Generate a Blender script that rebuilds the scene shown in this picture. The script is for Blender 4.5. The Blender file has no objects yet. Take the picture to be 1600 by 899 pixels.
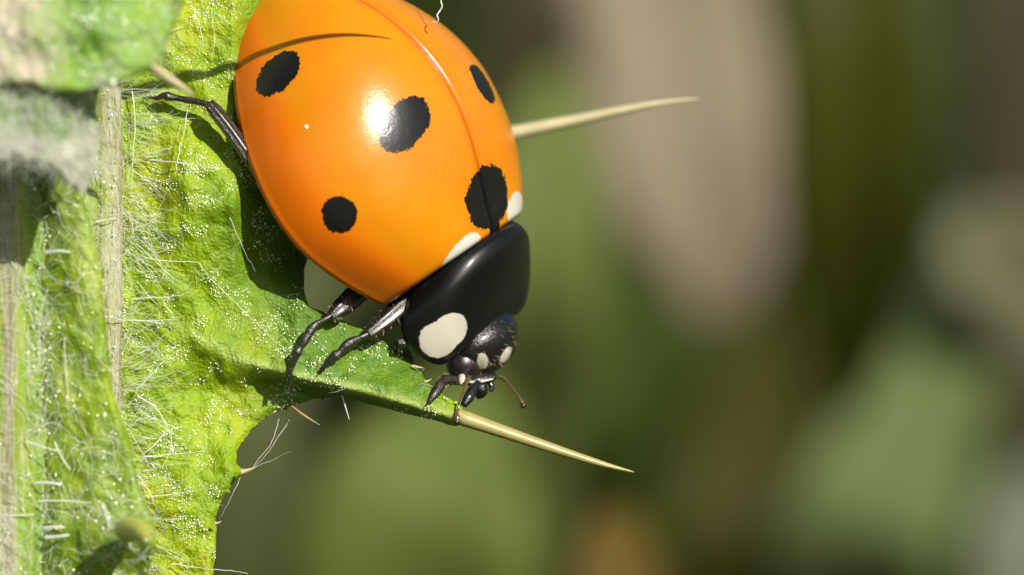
# Macro scene, 1 unit = 1 mm.  x right, y away from the lens, z up.
import bpy, math, random
import numpy as np
from mathutils import Vector, Matrix

random.seed(7)
RNG = np.random.default_rng(7)
scene = bpy.context.scene
COL = scene.collection
scene.unit_settings.scale_length = 0.001

# ------------------------------------------------------------------ camera
cd = bpy.data.cameras.new('camera')
cam = bpy.data.objects.new('camera', cd)
COL.objects.link(cam)
cam.location = (0, -100, 0)
cam.rotation_euler = (math.radians(90), 0, 0)
cd.sensor_width = 36
cd.lens = 225
cd.clip_start = 1
cd.clip_end = 200000
cd.dof.use_dof = True
cd.dof.focus_distance = 98.7
cd.dof.aperture_fstop = 0.078
cd.dof.aperture_blades = 0
scene.camera = cam

# ------------------------------------------------------------------ world and sun
SUN = Vector((0.44, -0.77, 0.46)).normalized()
elev = math.asin(SUN.z)
azim = math.atan2(SUN.x, SUN.y)
w = bpy.data.worlds.new('World')
scene.world = w
w.use_nodes = True
nt = w.node_tree
sky = nt.nodes.new('ShaderNodeTexSky')
sky.sky_type = 'NISHITA'
sky.sun_disc = False
sky.sun_elevation = elev
sky.sun_rotation = azim
nt.nodes['Background'].inputs['Strength'].default_value = 0.05
nt.links.new(sky.outputs[0], nt.nodes['Background'].inputs['Color'])
sl = bpy.data.lights.new('sun', 'SUN')
sl.energy = 4.0
sl.angle = math.radians(0.8)
sl.color = (1.0, 0.95, 0.86)
so = bpy.data.objects.new('sun', sl)
COL.objects.link(so)
so.rotation_euler = SUN.to_track_quat('Z', 'Y').to_euler()
so.location = SUN * 60

vs = scene.view_settings
vs.view_transform = 'Standard'
vs.look = 'None'
vs.exposure = 1.0
vs.gamma = 1.0
scene.cycles.use_denoising = True
scene.cycles.max_bounces = 8


# ------------------------------------------------------------------ helpers
def P(u, v, y=0.0):
    """point of the place at depth y that lies on the line of sight of photo pixel u, v"""
    k = (100.0 + y) / 100.0
    return Vector(((u - 800) * 0.01 * k, y, (449.5 - v) * 0.01 * k))


def tag(o, label=None, cat=None, group=None, kind=None):
    if label: o['label'] = label
    if cat: o['category'] = cat
    if group: o['group'] = group
    if kind: o['kind'] = kind
    return o


def empty(name, loc=(0, 0, 0)):
    o = bpy.data.objects.new(name, None)
    o.empty_display_size = 0.5
    COL.objects.link(o)
    o.location = loc
    return o


def mesh_obj(name, verts, faces, mat, parent=None, smooth=True, offset=None, kind=None):
    me = bpy.data.meshes.new(name)
    if offset is not None:
        off = np.array(offset)
        verts = [tuple(np.asarray(p) - off) for p in verts]
    me.from_pydata([tuple(p) for p in verts], [], [tuple(int(i) for i in f) for f in faces])
    me.materials.append(mat)
    if smooth:
        me.polygons.foreach_set('use_smooth', [True] * len(me.polygons))
    me.update()
    o = bpy.data.objects.new(name, me)
    COL.objects.link(o)
    if parent is not None:
        o.parent = parent
    if kind:
        o['kind'] = kind
    return o


def _hash(ix, iy, seed):
    n = (ix.astype(np.int64) * 374761393 + iy.astype(np.int64) * 668265263 + seed * 982451653) & 0x7fffffff
    n = ((n ^ (n >> 13)) * 1274126177) & 0x7fffffff
    n = n ^ (n >> 16)
    return (n & 0xffff) / 65535.0


def vnoise(x, y, seed=0):
    x = np.asarray(x, float); y = np.asarray(y, float)
    ix = np.floor(x); iy = np.floor(y)
    fx = x - ix; fy = y - iy
    fx = fx * fx * (3 - 2 * fx); fy = fy * fy * (3 - 2 * fy)
    a = _hash(ix, iy, seed); b = _hash(ix + 1, iy, seed)
    c = _hash(ix, iy + 1, seed); d = _hash(ix + 1, iy + 1, seed)
    return (a + (b - a) * fx) * (1 - fy) + (c + (d - c) * fx) * fy


def sstep(a, b, x):
    t = np.clip((np.asarray(x, float) - a) / (b - a), 0, 1)
    return t * t * (3 - 2 * t)


def catmull(pts, n=8, closed=True):
    pts = np.array(pts, float)
    N = len(pts)
    out = []
    rng = range(N) if closed else range(N - 1)
    for i in rng:
        if closed:
            p0, p1, p2, p3 = pts[i - 1], pts[i], pts[(i + 1) % N], pts[(i + 2) % N]
        else:
            p0, p1, p2, p3 = pts[max(i - 1, 0)], pts[i], pts[i + 1], pts[min(i + 2, N - 1)]
        for k in range(n):
            t = k / n
            out.append(0.5 * ((2 * p1) + (-p0 + p2) * t + (2 * p0 - 5 * p1 + 4 * p2 - p3) * t * t
                              + (-p0 + 3 * p1 - 3 * p2 + p3) * t ** 3))
    if not closed:
        out.append(pts[-1])
    return np.array(out)


def inside(poly, u, v):
    u = np.asarray(u, float); v = np.asarray(v, float)
    res = np.zeros(u.shape, bool)
    n = len(poly)
    j = n - 1
    for i in range(n):
        xi, yi = poly[i]; xj, yj = poly[j]
        if yi != yj:
            c = ((yi > v) != (yj > v)) & (u < (xj - xi) * (v - yi) / (yj - yi) + xi)
            res ^= c
        j = i
    return res


def nearest(poly, u, v):
    A = np.asarray(poly); B = np.roll(A, -1, axis=0)
    best = np.full(u.shape, 1e9); bu = u.copy(); bv = v.copy()
    for a, b in zip(A, B):
        d = b - a
        L = d.dot(d)
        if L < 1e-9: continue
        t = np.clip(((u - a[0]) * d[0] + (v - a[1]) * d[1]) / L, 0, 1)
        pu = a[0] + d[0] * t; pv = a[1] + d[1] * t
        q = (pu - u) ** 2 + (pv - v) ** 2
        m = q < best
        best = np.where(m, q, best); bu = np.where(m, pu, bu); bv = np.where(m, pv, bv)
    return bu, bv, np.sqrt(best)


def sheet(name, poly, depth, step, mat, parent, thick, offset, rag=1.2, seed=1):
    """a leaf blade: outline poly, surface depth(u, v), as a fine relief mesh with real thickness"""
    poly = catmull(poly, 8)
    # slightly ragged natural margin
    s = np.arange(len(poly))
    poly = poly + np.stack([vnoise(s * 0.37, s * 0 + 1, seed) - .5, vnoise(s * 0.37, s * 0 + 7, seed) - .5], 1) * 2 * rag
    u0, v0 = poly.min(0) - step; u1, v1 = poly.max(0) + step
    us = np.arange(u0, u1 + step, step); vv = np.arange(v0, v1 + step, step)
    U, V = np.meshgrid(us, vv)
    ins = inside(poly, U, V)
    keep = ins[:-1, :-1] | ins[1:, :-1] | ins[:-1, 1:] | ins[1:, 1:]
    bu, bv, dist = nearest(poly, U, V)
    U = np.where(ins, U, bu); V = np.where(ins, V, bv)
    Y = depth(U, V)
    # the margin rolls back a little
    Y = Y + np.where(ins, 0.10 * np.exp(-(dist / 5.0) ** 2), 0.10)
    k = (100 + Y) / 100
    X = (U - 800) * .01 * k; Z = (449.5 - V) * .01 * k
    idx = -np.ones(U.shape, int)
    used = np.zeros(U.shape, bool)
    used[:-1, :-1] |= keep; used[1:, :-1] |= keep; used[:-1, 1:] |= keep; used[1:, 1:] |= keep
    idx[used] = np.arange(used.sum())
    off = np.array(offset)
    verts = np.stack([X[used], Y[used], Z[used]], 1) - off
    a = idx[:-1, :-1][keep]; b = idx[:-1, 1:][keep]; c = idx[1:, 1:][keep]; d = idx[1:, :-1][keep]
    faces = np.stack([a, d, c, b], 1)
    o = mesh_obj(name, verts.tolist(), faces.tolist(), mat, parent)
    m = o.modifiers.new('thick', 'SOLIDIFY')
    m.thickness = thick; m.offset = -1
    return o, poly


def frame_at(t):
    t = t.normalized()
    a = Vector((0, 0, 1)) if abs(t.z) < .8 else Vector((1, 0, 0))
    n = t.cross(a).normalized()
    return n, t.cross(n).normalized()


def tube_data(pts, rad, sides=6, flat=1.0, V=None, F=None, flute=0.0):
    """append a capped tube along pts to lists V, F"""
    V = [] if V is None else V
    F = [] if F is None else F
    pts = [Vector(p) for p in pts]
    b = len(V)
    n = len(pts)
    nn = None
    for i, p in enumerate(pts):
        t = (pts[min(i + 1, n - 1)] - pts[max(i - 1, 0)])
        if t.length < 1e-9: t = Vector((0, 0, 1))
        t.normalize()
        if nn is None:
            nn, _ = frame_at(t)
        nn = (nn - t * nn.dot(t))
        if nn.length < 1e-6: nn, _ = frame_at(t)
        nn.normalize()
        bb = t.cross(nn)
        r0 = rad[i] if hasattr(rad, '__len__') else rad
        for k in range(sides):
            a = 2 * math.pi * k / sides
            r = r0 * (1 + flute * math.cos(a * 6))
            V.append(p + nn * (r * math.cos(a)) + bb * (r * flat * math.sin(a)))
    for i in range(n - 1):
        for k in range(sides):
            k2 = (k + 1) % sides
            F.append((b + i * sides + k, b + i * sides + k2, b + (i + 1) * sides + k2, b + (i + 1) * sides + k))
    F.append(tuple(b + k for k in range(sides - 1, -1, -1)))
    F.append(tuple(b + (n - 1) * sides + k for k in range(sides)))
    return V, F


def smooth_path(pts, n=6):
    return [Vector(p) for p in catmull([tuple(p) for p in pts], n, closed=False)]


# ------------------------------------------------------------------ materials
def new_mat(name):
    m = bpy.data.materials.new(name)
    m.use_nodes = True
    nt = m.node_tree
    return m, nt, nt.nodes['Principled BSDF'], nt.nodes['Material Output']


def N(nt, t, **kw):
    n = nt.nodes.new(t)
    for k, v in kw.items():
        if k.startswith('i_'):
            n.inputs[k[2:]].default_value = v
        else:
            setattr(n, k, v)
    return n


def noise(nt, scale, detail=4, rough=.55, vec=None, dist=0.0):
    n = N(nt, 'ShaderNodeTexNoise')
    n.inputs['Scale'].default_value = scale
    n.inputs['Detail'].default_value = detail
    n.inputs['Roughness'].default_value = rough
    n.inputs['Distortion'].default_value = dist
    if vec is not None: nt.links.new(vec, n.inputs['Vector'])
    return n


def ramp(nt, fac, stops, interp='LINEAR'):
    r = N(nt, 'ShaderNodeValToRGB')
    r.color_ramp.interpolation = interp
    el = r.color_ramp.elements
    while len(el) < len(stops): el.new(0.5)
    for e, (p, c) in zip(el, stops):
        e.position = p
        e.color = c if len(c) == 4 else (*c, 1)
    nt.links.new(fac, r.inputs[0])
    return r.outputs[0]


def mix(nt, fac, a, b):
    m = N(nt, 'ShaderNodeMix', data_type='RGBA')
    if isinstance(fac, float): m.inputs[0].default_value = fac
    else: nt.links.new(fac, m.inputs[0])
    for s, c in ((6, a), (7, b)):
        if isinstance(c, tuple): m.inputs[s].default_value = c if len(c) == 4 else (*c, 1)
        else: nt.links.new(c, m.inputs[s])
    return m.outputs[2]


def mathn(nt, op, a, b=None, c=None):
    m = N(nt, 'ShaderNodeMath', operation=op)
    for i, x in enumerate((a, b, c)):
        if x is None: continue
        if isinstance(x, (int, float)): m.inputs[i].default_value = x
        else: nt.links.new(x, m.inputs[i])
    return m.outputs[0]


def bump(nt, bsdf, h, strength, dist):
    b = N(nt, 'ShaderNodeBump')
    b.inputs['Strength'].default_value = strength
    b.inputs['Distance'].default_value = dist
    nt.links.new(h, b.inputs['Height'])
    nt.links.new(b.outputs[0], bsdf.inputs['Normal'])
    return b


def obj_co(nt):
    return N(nt, 'ShaderNodeTexCoord').outputs['Object']


def leaf_mat(name, c_lo, c_mid, c_hi, trans=.28, scale=.9, wool=0.0, rough=.42, bstr=.6, tcol=None, rib=None, spec=.45, deep=None):
    m, nt, b, out = new_mat(name)
    co = obj_co(nt)
    n1 = noise(nt, scale, 5, .6, co)
    n2 = noise(nt, scale * 7, 4, .6, co)
    f = mathn(nt, 'ADD', mathn(nt, 'MULTIPLY', n1.outputs[0], .7), mathn(nt, 'MULTIPLY', n2.outputs[0], .3))
    c = ramp(nt, f, [(.30, c_lo), (.5, c_mid), (.68, c_hi)])
    if wool:
        n3 = noise(nt, scale * 1.7, 6, .7, co)
        wf = ramp(nt, n3.outputs[0], [(.5 - .1 * wool, (0, 0, 0)), (.72, (wool, wool, wool))])
        c = mix(nt, wf, c, (.52, .53, .42))
    if rib:
        at = N(nt, 'ShaderNodeAttribute', attribute_name='rib')
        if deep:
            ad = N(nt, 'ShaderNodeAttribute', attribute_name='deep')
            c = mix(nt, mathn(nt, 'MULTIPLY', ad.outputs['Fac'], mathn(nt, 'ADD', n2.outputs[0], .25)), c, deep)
        c = mix(nt, mathn(nt, 'MULTIPLY', at.outputs['Fac'], .75), c, rib)
    nt.links.new(c, b.inputs['Base Color'])
    b.inputs['Roughness'].default_value = rough
    b.inputs['Specular IOR Level'].default_value = spec
    vo = N(nt, 'ShaderNodeTexVoronoi'); vo.inputs['Scale'].default_value = 17
    nt.links.new(co, vo.inputs['Vector'])
    n4 = noise(nt, 26, 3, .6, co)
    h = mathn(nt, 'ADD', mathn(nt, 'MULTIPLY', vo.outputs['Distance'], -.6), n4.outputs[0])
    bp = bump(nt, b, h, bstr, .03)
    tr = N(nt, 'ShaderNodeBsdfTranslucent')
    if tcol: tr.inputs[0].default_value = (*tcol, 1)
    else: nt.links.new(c, tr.inputs[0])
    ms = N(nt, 'ShaderNodeMixShader'); ms.inputs[0].default_value = trans
    nt.links.new(b.outputs[0], ms.inputs[1]); nt.links.new(tr.outputs[0], ms.inputs[2])
    nt.links.new(ms.outputs[0], out.inputs[0])
    return m


def plain(name, col, rough=.5, spec=.5, var=.25, scale=3.0, coat=0.0, coat_r=.1, bstr=0.0, bscale=20, trans=0.0, sss=0.0, clear=0.0):
    m, nt, b, out = new_mat(name)
    co = obj_co(nt)
    n = noise(nt, scale, 5, .6, co)
    lo = tuple(x * (1 - var) for x in col); hi = tuple(min(1, x * (1 + var)) for x in col)
    c = ramp(nt, n.outputs[0], [(.3, lo), (.7, hi)])
    nt.links.new(c, b.inputs['Base Color'])
    b.inputs['Roughness'].default_value = rough
    b.inputs['Specular IOR Level'].default_value = spec
    b.inputs['Coat Weight'].default_value = coat
    b.inputs['Coat Roughness'].default_value = coat_r
    if sss:
        b.inputs['Subsurface Weight'].default_value = sss
        b.inputs['Subsurface Radius'].default_value = (.12, .08, .03)
        b.inputs['Subsurface Scale'].default_value = 1.0
    if bstr:
        n2 = noise(nt, bscale, 3, .6, co)
        bump(nt, b, n2.outputs[0], bstr, .02)
    if trans:
        tr = N(nt, 'ShaderNodeBsdfTranslucent'); nt.links.new(c, tr.inputs[0])
        ms = N(nt, 'ShaderNodeMixShader'); ms.inputs[0].default_value = trans
        nt.links.new(b.outputs[0], ms.inputs[1]); nt.links.new(tr.outputs[0], ms.inputs[2])
        nt.links.new(ms.outputs[0], out.inputs[0])
        if clear:
            tp_ = N(nt, 'ShaderNodeBsdfTransparent')
            m2 = N(nt, 'ShaderNodeMixShader'); m2.inputs[0].default_value = clear
            nt.links.new(ms.outputs[0], m2.inputs[1]); nt.links.new(tp_.outputs[0], m2.inputs[2])
            nt.links.new(m2.outputs[0], out.inputs[0])
    return m


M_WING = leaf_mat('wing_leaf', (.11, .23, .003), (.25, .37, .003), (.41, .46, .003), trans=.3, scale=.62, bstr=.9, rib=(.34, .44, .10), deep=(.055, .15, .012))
M_FRONT = leaf_mat('front_wing_leaf', (.09, .17, .005), (.20, .31, .008), (.32, .40, .01), trans=.3, scale=.7, wool=.22)
M_TOP = leaf_mat('upper_lobe_leaf', (.08, .22, .005), (.16, .33, .008), (.27, .40, .02), trans=.3, scale=.9, wool=.35, bstr=1.0, rib=(.55, .46, .36))
M_WOOL = leaf_mat('felted_leaf', (.28, .32, .17), (.52, .54, .42), (.74, .74, .64), trans=.5, scale=1.4, wool=.6, rough=.8, rib=(.12, .26, .01))
M_HAIR = plain('plant_hair', (.86, .86, .80), rough=.22, spec=.9, var=.1, trans=.4, clear=.38)
M_FUZZ = plain('cobweb_wool', (.85, .86, .78), rough=.35, spec=.7, var=.12, trans=.45, clear=.3)
M_DOT = plain('pale_dot', (.66, .74, .52), rough=.2, spec=.9, var=.1)  # pale colour; on leaf and stem the dots stand in for glints
M_SPINE = plain('straw_spine', (.27, .235, .085), rough=.38, spec=.5, var=.12, scale=2.5, bstr=.25, bscale=14, sss=.3)
M_SPINE2 = plain('pale_spine', (.42, .38, .22), rough=.38, spec=.5, var=.10, scale=2.5, bstr=.25, bscale=14, sss=.3)
M_SPINE3 = plain('yellow_green_spine', (.36, .36, .07), rough=.4, spec=.4, var=.15, scale=3, sss=.3)
M_BLACK = plain('black_cuticle', (.004, .0038, .0035), rough=.35, spec=.35, var=.3, coat=.5, coat_r=.12, bstr=.08, bscale=30)
M_HEAD = plain('pitted_black_cuticle', (.006, .0055, .005), rough=.28, spec=.5, var=.3, coat=.4, coat_r=.15, bstr=.7, bscale=24)
M_EYE = plain('compound_eye', (.012, .008, .010), rough=.3, spec=.5, var=.1, coat=.5, coat_r=.2, bstr=.25, bscale=60)
M_LEG = plain('brown_black_leg', (.013, .010, .006), rough=.35, spec=.6, var=.5, scale=6, coat=.25, coat_r=.2, bstr=.9, bscale=26)
M_IVORY = plain('ivory_mark', (.40, .38, .31), rough=.4, spec=.4, var=.06, coat=.3)
M_AMBER = plain('amber_antenna', (.085, .05, .016), rough=.25, spec=.6, var=.4, scale=9, coat=.3)
M_BRISTLE = plain('golden_bristle', (.42, .33, .15), rough=.25, spec=.8, var=.15, trans=.3)


# ==================================================================
#                          SETTING
# ==================================================================
def ground_z(x, y):
    r = -80 + 330 * sstep(120, 620, y) + np.maximum(0, np.asarray(y, float) - 560) * .05
    r = r + (vnoise(np.asarray(x) * .02, np.asarray(y) * .02, 3) - .5) * 14 * sstep(40, 160, np.abs(y) + np.abs(np.asarray(x)))
    return r


ax = np.concatenate([[-60000, -15000, -4000, -1200, -600], np.linspace(-320, 320, 41), [600, 1200, 4000, 15000, 60000]])
ay = np.concatenate([[-60000, -15000, -4000, -1000, -400, -200], np.linspace(-110, 640, 61), [800, 1200, 3000, 9000, 25000, 60000]])
GX, GY = np.meshgrid(ax, ay)
GZ = ground_z(GX, GY)
nx = len(ax)
gv = np.stack([GX.ravel(), GY.ravel(), GZ.ravel()], 1)
gf = [(j * nx + i, j * nx + i + 1, (j + 1) * nx + i + 1, (j + 1) * nx + i) for j in range(len(ay) - 1) for i in range(nx - 1)]
m, gnt, gb, go_ = new_mat('meadow_soil')
co = obj_co(gnt)
n1 = noise(gnt, .03, 6, .65, co)
gnt.links.new(ramp(gnt, n1.outputs[0], [(.3, (.012, .016, .004)), (.55, (.035, .045, .010)), (.75, (.07, .06, .03))]), gb.inputs['Base Color'])
gb.inputs['Roughness'].default_value = .9
ground = mesh_obj('ground', gv, gf, m)
tag(ground, kind='structure')

# meadow grass on the bank behind
gm = leaf_mat('meadow_grass', (.018, .034, .005), (.04, .06, .012), (.085, .09, .03), trans=.25, scale=.03, bstr=.1, spec=.1)
V, F = [], []
for i in range(5200):
    y = RNG.uniform(125, 520)
    x = RNG.uniform(-.16, .16) * (100 + y)
    z = float(ground_z(x, y))
    h = RNG.uniform(22, 60); wd = RNG.uniform(1.2, 3.2)
    a = RNG.uniform(0, math.pi); lean = RNG.uniform(-.5, .5); lb = RNG.uniform(-.35, .35)
    b = len(V)
    for t in (0, .4, .75, 1):
        ww = wd * (1 - t ** 2) * .5 + .05
        cx = x + lean * h * t * t; cy = y + lb * h * t * t; cz = z - 2 + h * t
        V.append((cx - ww * math.cos(a), cy - ww * math.sin(a), cz))
        V.append((cx + ww * math.cos(a), cy + ww * math.sin(a), cz))
    for k in range(3):
        F.append((b + 2 * k, b + 2 * k + 1, b + 2 * k + 3, b + 2 * k + 2))
grass = mesh_obj('meadow_grass', V, F, gm)
tag(grass, 'olive green meadow grass covering the bank behind', 'grass', kind='stuff')


# ---- soft leaves and stalks of neighbouring plants, well behind the thistle
def blade(name, label, cat, pts, widths, col, var=.25, group=None, curl=.15, twist=0.0, trans=.2, rough=.6):
    """a leaf with its foot on the ground: pts (u, v, y), widths in photo pixels at the thistle's distance"""
    path = smooth_path([P(*p) for p in pts], 6)
    n = len(path)
    wl = np.interp(np.linspace(0, 1, n), np.linspace(0, 1, len(widths)), widths)
    V, F = [], []
    K = 7
    root = path[0].copy()
    for i, p in enumerate(path):
        t = (path[min(i + 1, n - 1)] - path[max(i - 1, 0)]).normalized()
        side = t.cross(Vector((0, -1, 0)))
        if side.length < .05: side = Vector((1, 0, 0))
        side.normalize()
        nrm = side.cross(t).normalized()
        hw = wl[i] * .01 * (100 + p.y) / 100 * .5
        for k in range(K):
            s = (k / (K - 1) - .5) * 2
            wob = (float(vnoise(i * .5, k * .7 + len(label), 5)) - .5) * .12
            q = p + side * (hw * s * (1 + wob)) - nrm * (curl * hw * (1 - s * s)) * (1 if nrm.y < 0 else -1) + nrm * (twist * hw * s)
            q = q + nrm * (-.10 * hw * math.exp(-(s / .12) ** 2))
            V.append(q - root)
    for i in range(n - 1):
        for k in range(K - 1):
            a = i * K + k
            F.append((a, a + 1, a + K + 1, a + K))
    mt = leaf_mat(name + '_skin', tuple(c * (1 - var) for c in col), col, tuple(c * (1 + var) for c in col), trans=trans, scale=.12, bstr=.15, rough=rough, spec=.08)
    o = mesh_obj(name, V, F, mt)
    o.location = root
    md = o.modifiers.new('thick', 'SOLIDIFY'); md.thickness = .35; md.offset = 0
    tag(o, label, cat, group)
    return o


BACK = [
    ('dead_leaf', 'broad pale beige dead leaf hanging behind the straw spine beside the ladybird', 'leaf',
     [(1090, -900, 82), (1000, -400, 80), (1030, -60, 78), (1070, 200, 76), (1112, 360, 76), (1122, 500, 77)], [120, 300, 290, 290, 250, 60], (.185, .152, .102)),
    ('shade_dark_leaf', 'long dark olive leaf hanging beside the beige dead leaf', 'leaf',
     [(1250, -1000, 66), (1300, -500, 60), (1330, -60, 56), (1335, 200, 56), (1330, 420, 58), (1320, 640, 62)], [60, 220, 230, 240, 200, 30], (.030, .036, .0025)),  # shade of the gap put into the leaf colour
    ('withered_leaf', 'narrow grey-brown withered leaf upright past the dark olive leaf', 'leaf',
     [(1680, 1900, 110), (1650, 900, 104), (1625, 300, 100), (1610, -50, 98), (1600, -300, 98)], [60, 120, 170, 170, 40], (.050, .042, .022)),
    ('downy_leaf', 'rounded pale grey-green leaf tip above the light green slanting leaf', 'leaf',
     [(1900, 900, 75), (1780, 620, 74), (1650, 470, 72), (1560, 400, 70), (1480, 345, 70)], [80, 200, 230, 200, 40], (.110, .110, .060)),
    ('slanting_leaf', 'light green leaf slanting up from the grass below the rounded pale leaf', 'leaf',
     [(1180, 1700, 90), (1270, 1150, 78), (1330, 880, 70), (1410, 700, 70), (1480, 560, 72), (1540, 430, 76)], [80, 240, 290, 230, 160, 40], (.080, .104, .036)),
    ('silvery_leaf', 'silvery pale green leaf edge low down past the slanting leaf', 'leaf',
     [(1700, 1800, 80), (1660, 1250, 76), (1625, 960, 74), (1605, 830, 74), (1600, 720, 76)], [80, 200, 210, 170, 40], (.11, .125, .080)),
    ('brown_stalk', 'short tan-brown broken stalk below the tip of the long straw spine', 'stalk',
     [(975, 1900, 48), (968, 1200, 47), (966, 1000, 46), (962, 900, 46), (958, 800, 47)], [150, 150, 150, 140, 60], (.085, .056, .012)),
    ('mossy_leaf', 'mid green leaf behind the rim of the ladybird wing case', 'leaf',
     [(640, 1500, 68), (760, 800, 64), (815, 480, 60), (850, 290, 60), (880, 110, 62)], [100, 240, 250, 210, 40], (.085, .110, .028)),
    ('low_leaf', 'fresh green broad leaf under the thistle lobe', 'leaf',
     [(580, 1700, 60), (610, 1200, 55), (640, 900, 52), (690, 740, 52), (760, 600, 55)], [120, 330, 380, 320, 60], (.085, .112, .025)),
    ('grey_leaf', 'dull olive-grey leaf beside the yellow-green thistle wing', 'leaf',
     [(380, 1700, 70), (400, 1200, 68), (430, 860, 66), (470, 640, 66), (520, 430, 68), (560, 300, 72)], [120, 280, 300, 260, 200, 40], (.050, .058, .020)),
    ('shady_leaf', 'deep green leaf behind the ladybird head and antenna', 'leaf',
     [(1150, 1500, 112), (1090, 900, 108), (1010, 620, 104), (930, 470, 104), (850, 380, 106)], [100, 260, 300, 220, 40], (.034, .050, .008)),
    ('russet_leaf', 'dark russet-olive leaf beside the tan-brown broken stalk', 'leaf',
     [(1120, 1700, 100), (1130, 1100, 96), (1150, 850, 92), (1180, 640, 94), (1210, 480, 98)], [100, 200, 220, 180, 40], (.032, .032, .004)),
    ('murky_leaf', 'brownish olive leaf standing behind the top of the ladybird', 'leaf',
     [(760, 1500, 128), (800, 700, 124), (850, 200, 120), (890, -80, 118), (930, -500, 120)], [100, 240, 260, 240, 40], (.045, .042, .018)),
]
for nm, lb, ct, pts, wd, colr in BACK:
    blade(nm, lb, ct, pts, wd, colr)

# ==================================================================
#                          THISTLE
# ==================================================================
ROOT = Vector((-7.6, -0.9, -80.0))
thistle = empty('thistle_plant', ROOT)
tag(thistle, 'hairy yellow-green thistle stem with spiny winged leaf edges', 'thistle')

# ---- stem
SC = P(-25, 449.5, -0.6); SR = 2.22
zs = np.concatenate([np.linspace(-80, -8, 19), np.linspace(-7.2, 7.2, 220), np.linspace(8, 14, 6)])
NA = 200
AA, ZZ = np.meshgrid(np.arange(NA) * 2 * math.pi / NA, zs)
RB = np.cos(20 * AA + .25 * np.sin(ZZ * .5))
RR = SR + .06 * RB + .05 * (vnoise(AA * 5, ZZ * .6, 11) - .5) + .02 * (vnoise(AA * 20, ZZ * 3, 12) - .5)
RR = RR * np.where(ZZ < -8, 1 + (-8 - ZZ) * .004, 1)
V = np.stack([SC.x + RR * np.cos(AA), SC.y + RR * np.sin(AA), ZZ], 2).reshape(-1, 3)
UV_ = 800 + V[:, 0] * 100 / ((100 + V[:, 1]) / 100)
ribs = (np.exp(-((UV_ - 186) / 36) ** 2) + 1.15 * np.exp(-((UV_ - 8) / 15) ** 2) + .7 * np.exp(-((UV_ - 78) / 9) ** 2) - .45 + .25 * RB.ravel()).tolist()
F = []
for j in range(len(zs) - 1):
    for k in range(NA):
        k2 = (k + 1) % NA
        F.append((j * NA + k, j * NA + k2, (j + 1) * NA + k2, (j + 1) * NA + k))
m, snt, sb, sout = new_mat('ribbed_stem')
at = N(snt, 'ShaderNodeAttribute', attribute_name='rib')
co = obj_co(snt)
mp = N(snt, 'ShaderNodeMapping'); mp.inputs['Scale'].default_value = (1, 1, .06)
snt.links.new(co, mp.inputs['Vector'])
n1 = noise(snt, 2.2, 5, .6, mp.outputs[0]); n2 = noise(snt, 12, 4, .6, mp.outputs[0]); n3 = noise(snt, 1.2, 5, .65, co)
f = mathn(snt, 'ADD', mathn(snt, 'MULTIPLY', at.outputs['Fac'], .22), mathn(snt, 'ADD', mathn(snt, 'MULTIPLY', n1.outputs[0], .4), mathn(snt, 'MULTIPLY', n2.outputs[0], .6)))
c = ramp(snt, f, [(.34, (.13, .25, .006)), (.50, (.22, .30, .02)), (.56, (.34, .34, .16)), (.61, (.20, .20, .08)), (.66, (.40, .39, .25)), (.72, (.22, .19, .09)), (.78, (.42, .38, .26)), (.86, (.30, .21, .13))])
wf = ramp(snt, n3.outputs[0], [(.5, (0, 0, 0)), (.75, (.5, .5, .5))])
snt.links.new(mix(snt, wf, c, (.52, .53, .40)), sb.inputs['Base Color'])
sb.inputs['Roughness'].default_value = .45
n4 = noise(snt, 24, 4, .6, mp.outputs[0])
bump(snt, sb, n4.outputs[0], .6, .04)
tr = N(snt, 'ShaderNodeBsdfTranslucent'); snt.links.new(c, tr.inputs[0])
ms = N(snt, 'ShaderNodeMixShader'); ms.inputs[0].default_value = .2
snt.links.new(sb.outputs[0], ms.inputs[1]); snt.links.new(tr.outputs[0], ms.inputs[2]); snt.links.new(ms.outputs[0], sout.inputs[0])
stem = mesh_obj('stem', V, F, m, thistle, offset=ROOT)
a_ = stem.data.attributes.new('rib', 'FLOAT', 'POINT')
a_.data.foreach_set('value', ribs)


def stem_y(u):
    dx = np.clip((np.asarray(u, float) + 25) / 100 / SR, -.999, .999)
    return SC.y - SR * np.sqrt(1 - dx * dx)


# ---- main wing beside the ladybird
RIDGE = np.array([(150, 430), (215, 470), (290, 515), (370, 560), (450, 583), (560, 609), (640, 630), (720, 655), (800, 672)], float)


def wing_y(u, v, relief=True):
    u = np.asarray(u, float); v = np.asarray(v, float)
    y = np.full(u.shape, -1.05)
    up = 1 - sstep(385, 480, v)
    y = y + up * np.maximum(0, u - 365) / 100 * .95
    y = y - .50 * np.exp(-((v - 295) / 120.0) ** 2) * sstep(215, 300, u)
    rv = np.interp(u, RIDGE[:, 0], RIDGE[:, 1])
    d = (rv - v) * .95
    wgt = .35 * sstep(230, 330, u) + .65 * sstep(330, 470, u)
    above = np.clip(d, 0, None); below = np.clip(-d, 0, None)
    rd = -.32 * np.exp(-(above / 60) ** 1.3) * (d >= 0) + (-.32 + .75 * np.where(u > 420, sstep(0, 26, below), sstep(0, 70 - 44 * sstep(330, 420, u), below))) * (d < 0)
    y = y + wgt * rd * (1 - .3 * sstep(560, 720, u))
    y = y + .42 * sstep(5, 90, above) * sstep(470, 550, u) * sstep(700, 640, u)
    y = y + .35 * sstep(640, 760, v) * sstep(215, 330, u) * -1
    if relief:
        y = y + .17 * (vnoise(u / 36, v / 36, 21) - .5) * sstep(720, 640, u)
        y = y + .075 * (vnoise(u / 14, v / 14, 22) - .5)
        y = y + .02 * (vnoise(u / 6, v / 6, 23) - .5)
        y = y + .22 * (vnoise(u / 110, v / 110, 24) - .5)
    return y


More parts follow.
